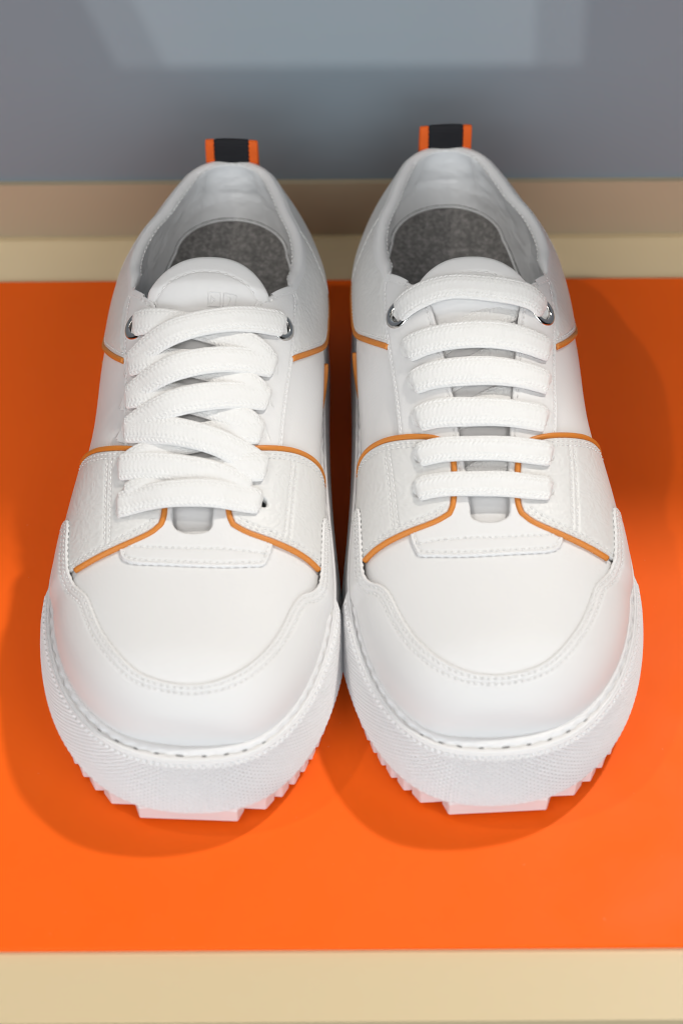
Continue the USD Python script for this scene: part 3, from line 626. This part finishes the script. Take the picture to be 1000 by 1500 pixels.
# ---------------------------------------------------------------- cup sole
def ring_at(inset, z): return np.c_[OP - ON * np.reshape(inset, (-1, 1)), np.broadcast_to(z, (NP,))]
def sole(S):
    fi, zt = FI, ztop(OP[:, 1]); y = OP[:, 1]
    zk = 1.20 + 0 * y
    a_al = np.arange(NP) * OLEN / NP
    # lip with the stitch groove
    prof = [(fi + .25, zt - .55), (fi + .06, zt - .28), (fi - .02, zt - .10), (fi * .90, zt + .015), (fi * .80, zt + .02), (fi * .72, zt - .04), (fi * .675, zt - .13), (fi * .655, zt - .165), (fi * .63, zt - .13), (fi * .60, zt - .085), (fi * .52, zt - .085), (fi * .48, zt - .10), (fi * .455, zt - .16), (fi * .47, zt - .3)]
    wave = .035 * np.sin(2 * np.pi * a_al / .72) * (1 if True else 0)
    R = [ring_at(o - wave * np.exp(-((o / fi - .69) / .05) ** 2), z) for o, z in prof]
    v = np.array(R).transpose(1, 0, 2).reshape(-1, 3); f = tri(grid_faces(NP, len(R), wrap_m=True))
    S_ = lambda v, f: f[:, ::-1] if np.cross(v[f[:, 1]] - v[f[:, 0]], v[f[:, 2]] - v[f[:, 0]])[:, 2].sum() < 0 else f
    out = S.part('sole', *sidewall(fi, zt, zk), 'rubber', smooth=40)
    S.part('sole_lip', v, S_(v, f), 'rubber', out, smooth=60)
    # stitches lying in the groove, with the dark needle holes between
    th, ho = [], []
    for s in np.arange(0, OLEN, 1.0):
        i = np.interp(np.array([s - .40, s - .2, s, s + .2, s + .40]) % OLEN, a_al, np.arange(NP))
        q = np.stack([np.interp(i, np.arange(NP), c) for c in (ring_at(fi * .655, zt - .15)).T], 1)
        if np.linalg.norm(np.diff(q, axis=0), axis=1).max() > .5: continue
        q[:, 2] += [-.04, .0, .012, .0, -.04]; th.append(tube(q, .035, 6))
        j = int(((s + .50) % OLEN) / OLEN * NP) % NP
        c = ring_at(fi * .665, zt - .135)[j]; m = trimesh.creation.icosphere(1, 1.0); t2 = tg[j]
        Rm = np.array([[t2[0], t2[1], 0], [ON[j, 0], ON[j, 1], 0], [0, 0, 1.0]])
        (OP[j, 1] < 1.9) and ho.append(((m.vertices * [.11, .035, .035]) @ Rm + c, m.faces))
    S.part('sole_stitching', *cat(th), 'thread', out, kind='stuff')
    S.part('needle_holes', *cat(ho), 'hole', out, kind='stuff')
    # knurled toe bumper, y < 9.4
    rows = 27; cells = int(OLEN / .150) // 2 * 2
    u = np.arange(cells) / cells
    xp = np.arange(NP + 1) / NP
    per = lambda A: np.stack([np.interp(u, xp, np.r_[A[:, k], A[0, k]]) for k in range(A.shape[1])], 1)
    O, Nn = per(OP), per(ON); Nn /= np.linalg.norm(Nn, axis=1)[:, None]
    keep = O[:, 1] < 9.5
    st = np.where(~keep & np.roll(keep, -1))[0][0] + 1
    order = (np.arange(keep.sum()) + st) % cells
    O, Nn = O[order], Nn[order]; nU = len(O)
    fi_, zt_ = per(FI[:, None])[order][:, 0], ztop(O[:, 1])
    tt = np.linspace(0, 1, rows)
    G = np.zeros((nU, rows, 3)); top_i = fi_ * .46
    for r_, t in enumerate(tt):
        ins = top_i * (1 - np.sin(t * np.pi / 2) ** 1.15) - .03
        z = (zt_ - .16) + (1.22 - (zt_ - .16)) * t
        ea = np.minimum(np.arange(nU), np.arange(nU)[::-1]) * .15; tp_ = np.clip(1 - ea / .9, 0, 1) ** 2; ins = ins + .11 * tp_
        h = .11 * (1 - tp_) * ((np.arange(nU) + r_) % 2) * (1 if 0 < r_ < rows - 1 else 0)
        G[:, r_, :2] = O - Nn * (ins - h)[:, None] ; G[:, r_, 2] = z + h * .35 * (1 - t)
    # a bead along the upper edge and one below
    def bead(t0, dz, rad, inner):
        o = top_i * (1 - np.sin(t0 * np.pi / 2) ** 1.15) - .03 + .11 * np.clip(1 - np.minimum(np.arange(nU), np.arange(nU)[::-1]) * .15 / .9, 0, 1) ** 2
        return tube(np.c_[O - Nn * o[:, None], (zt_ - .16) + (1.22 - (zt_ - .16)) * t0 + dz], rad, 8)
    v = G.reshape(-1, 3); f = []
    ii, jj = np.meshgrid(np.arange(nU - 1), np.arange(rows - 1), indexing='ij')
    a, b, c, d = (ii * rows + jj).ravel(), ((ii + 1) * rows + jj).ravel(), ((ii + 1) * rows + jj + 1).ravel(), (ii * rows + jj + 1).ravel()
    ev = ((ii + jj) % 2 == 0).ravel()
    f = np.vstack([np.c_[a, b, d][ev], np.c_[b, c, d][ev], np.c_[a, b, c][~ev], np.c_[a, c, d][~ev]])
    fn = np.cross(v[f[:, 1]] - v[f[:, 0]], v[f[:, 2]] - v[f[:, 0]])
    if (fn[:, :2] * Nn[f[:, 0] // rows]).sum() < 0: f = f[:, ::-1]
    # end flanges down to the sidewall
    parts = [(v, f), bead(0, .0, .045, False), bead(1, -.03, .05, False)]
    for e in (0, nU - 1):
        ri = G[e]; ro = ri.copy(); ro[:, :2] -= Nn[e] * .6
        fv = np.vstack([ri, ro]); k = np.arange(rows - 1); ff = np.vstack([np.c_[k, k + 1, k + rows + 1], np.c_[k, k + rows + 1, k + rows]]); parts.append((fv, np.vstack([ff, ff[:, ::-1]])))
    S.part('toe_bumper', *cat(parts), 'rubber', out, smooth=False)
    # transverse lugs
    pol = Polygon(OP).buffer(-.11)
    pitch = .64; y0 = .13
    k = 0
    while y0 + pitch * .8 < 31.4:
        y1 = y0 + pitch * (.86 if k else .95)
        def half(yy):
            c = pol.intersection(LineString([(-9, yy), (9, yy)]))
            return None if c.is_empty else (c.bounds[0], c.bounds[2])
        b_ = half(y0 + pitch * (.80 if k else .55)) or half(y0 + pitch * .3); f_ = half(y0 + pitch * (.45 if y0 < 16 else .3)) or b_
        if y0 > 29: f_ = half(y0) or f_; b_ = half(min(y1, 31.4)) or f_
        if b_ and f_:
            zb, zt2 = float(zbot(max(y0, 0))), 1.16
            tp = .05
            P = [(f_[0] + .02, y0), (f_[1] - .02, y0), (b_[1] + .0, y1), (b_[0] - .0, y1)]
            v = np.array([(x, yy, zb) for x, yy in P] + [(x * 1.0, yy, zt2) for x, yy in P])
            v[:4, 0] *= .992; v[:2, 1] += tp
            cm, bv = v.mean(0), .05
            v = np.vstack([v - np.sign(v - cm) * e_ for e_ in ([0, bv, bv], [bv, 0, bv], [bv, bv, 0])])
            m = trimesh.convex.convex_hull(v)
            S.part('tread_lug', m.vertices, m.faces, 'rubber', out, smooth=False)
        y0 += pitch; k += 1
def sidewall(fi, zt, zk):
    y = OP[:, 1]; rear = np.clip((y - 9.0) / .6, 0, 1)
    prof = [(1.9, zt - .35), (fi + .3, zt - .35), (fi * .5, zt - .30)]
    for t in np.linspace(0, 1, 15):
        ins = (fi * .46) * (1 - np.sin(t * np.pi / 2) ** 1.15) + .10
        z = (zt - .2) + (zk - .1 - (zt - .2)) * t
        rb = .05 * rear * ((np.abs(t - .30) < .04) | (np.abs(t - .62) < .04) | (t > .95))
        prof.append((ins - rb, z))
    prof += [(.18 + 0 * y, zk - .16), (.30 + 0 * y, .62), (2.0 + 0 * y, .60)]
    R = [ring_at(o, z) for o, z in prof]
    v = np.array(R).transpose(1, 0, 2).reshape(-1, 3); n = len(R); f = tri(grid_faces(NP, n, wrap_m=True))
    k = len(v); v = np.vstack([v, [[0, 15, 3.2]], [[0, 15, .60]]]); i = np.arange(NP)
    f = np.vstack([f, np.c_[i * n, ((i + 1) % NP) * n, np.full(NP, k)][:, ::-1], np.c_[i * n + n - 1, ((i + 1) % NP) * n + n - 1, np.full(NP, k + 1)]])
    w = f[:NP * (n - 1) * 2]; fn = np.cross(v[w[:, 1]] - v[w[:, 0]], v[w[:, 2]] - v[w[:, 0]])
    c = v[w[:, 0]] - np.array([0, 15, 2.0])
    if (fn * c).sum() < 0: f = f[:, ::-1]
    return v, f

def sneaker(name, label, mirror, laces, emboss, dx, dy, yaw, size=(1, 1, 1)):
    S = Shoe(name, label, mirror, dx, dy, yaw, size)
    sole(S); upper(S); collar(S); tongue(S, emboss); pull_tab(S); laces(S)
    return S

# ---------------------------------------------------------------- the display
def slab(name, x0, x1, y0, y1, z0, z1, mat, r=.0, **kw):
    if r:
        P = shapely.box(x0 + r, y0 + r, x1 - r, y1 - r).buffer(r, 8)
        b = min(.04, (z1 - z0) * .3)
        rings = [(P.buffer(-b), z1), (P, z1 - b), (P, z0)]
        xy = [resample(np.array(p.exterior.coords), 1.0)[:-1] for p, _ in rings]; n = len(xy[1])
        xy = [np.stack([np.interp(np.linspace(0, 1, n, endpoint=False), np.linspace(0, 1, len(c) + 1), np.r_[c[:, k], c[0, k]]) for k in (0, 1)], 1) for c in xy]
        v = np.vstack([np.c_[c, np.full(n, z)] for c, (_, z) in zip(xy, rings)])
        f = tri(grid_faces(3, n, wrap_n=True)); i = np.arange(n); v = np.vstack([v, [[(x0 + x1) / 2, (y0 + y1) / 2, z1], [(x0 + x1) / 2, (y0 + y1) / 2, z0]]])
        f = np.vstack([f, np.c_[i, (i + 1) % n, np.full(n, 3 * n)][:, ::-1], np.c_[2 * n + i, 2 * n + (i + 1) % n, np.full(n, 3 * n + 1)]])
        m = trimesh.Trimesh(v, f, process=False); m.fix_normals()
    else:
        m = trimesh.creation.box(bounds=[(x0, y0, z0), (x1, y1, z1)])
    m.apply_scale(CM)
    return tag(usdkit.mesh(stage, path_of('/World', name), m, MAT[mat], smooth=30 if r else False).GetPrim(), **kw)
slab('shelf', -70, 70, -8.35, 35.2, -2.24, -.0, 'shelf', kind='structure')
slab('orange_board', -60, 60, -5.5, 32.3, .006, .24, 'board', .5, label='flat orange board lying on the cream shelf under both sneakers', category='display board')
# added unseen light box: two small diodes, a shutter shaped to throw the pale patch
def spotlight():
    L = np.array([0.005, -1.0, 1.05]); c = np.array([0.005, 0.352, 0.20]); d = (c - L) / np.linalg.norm(c - L)
    a = np.array([1.0, 0, 0]); b = np.cross(a, d)
    cor = [(-.093, .109), (.104, .109), (.095, .30), (-.160, .30)]
    P = []
    for x, z in cor:
        r = np.array([x, .352, z]) - L; t = .12 / (r @ d); r = r * t; P.append((r @ a, r @ b))
    P = np.array(P); q = Polygon(P); B = shapely.box(*q.buffer(.03).bounds)
    m = trimesh.creation.extrude_polygon(B.difference(q), .002)
    R = np.eye(4); R[:3, 0], R[:3, 1], R[:3, 2], R[:3, 3] = a, b, np.cross(a, b), L + d * .12
    if R[:3, 2] @ d < 0: pass
    m.apply_transform(R)
    x0, y0, x1, y1 = B.bounds; w = []
    for bx in (((x0 - .003, y0 - .003), (x0, y1 + .003)), ((x1, y0 - .003), (x1 + .003, y1 + .003)), ((x0, y0 - .003), (x1, y0)), ((x0, y1), (x1, y1 + .003))):
        g = trimesh.creation.box(bounds=[(*bx[0], -.16), (*bx[1], .001)]); g.vertices[:, 2] *= np.sign(R[:3, 2] @ d); g.apply_transform(R); w.append(g)
    p = UsdGeom.Xform.Define(stage, '/World/spotlight').GetPrim(); tag(p, label='black shutter box added out of view to throw a pale patch on the back panel', category='spotlight')
    usdkit.mesh(stage, '/World/spotlight/shutter', m, MAT['light_box_black']); usdkit.mesh(stage, '/World/spotlight/housing', trimesh.util.concatenate(w), MAT['light_box_black'])
    for k in (-1, 1):
        o = L + a * k * .0009
        disk('added_patch_diode' + ('' if k < 0 else '_001'), o, o + d, .0003, 7.5e6, (1.0, .94, .88))
MAT['light_box_black'] = principled('black_light_box_paint', (0.02, 0.02, 0.02), 0.6, 0.3)
spotlight()
MAT['foot_band'] = principled('tan_foot_band', (0.42, 0.345, 0.235), 0.5, 0.3, *grain(260, 0.06, 0.0004))
wv = np.array([(x, y, z) for x in (-70.0, 70.0) for y, z in ((32.45, .004), (34.85, .004), (34.85, 1.05), (34.5, 1.05), (32.45, .10))])
tag(usdkit.mesh(stage, '/World/cove', trimesh.convex.convex_hull(wv * CM), MAT['shelf']).GetPrim(), kind='structure')
slab('foot_band', -70, 70, 34.86, 35.2, .004, 4.3, 'foot_band', 0, kind='structure')  # thin tan band along the foot of the back panel
slab('back_panel', -70, 70, 35.2, 36.4, -2.24, 52.0, 'wall', kind='structure')

sneaker('sneaker', 'white sneaker on the left with crossed laces and a mark embossed on its tongue', True, crossed_laces, True, 4.98, -.40, 2.9, (1.0, .982, .985))
sneaker('sneaker', 'white sneaker on the right with laces in straight parallel bars', False, straight_laces, False, 4.98, -.16, 2.9)
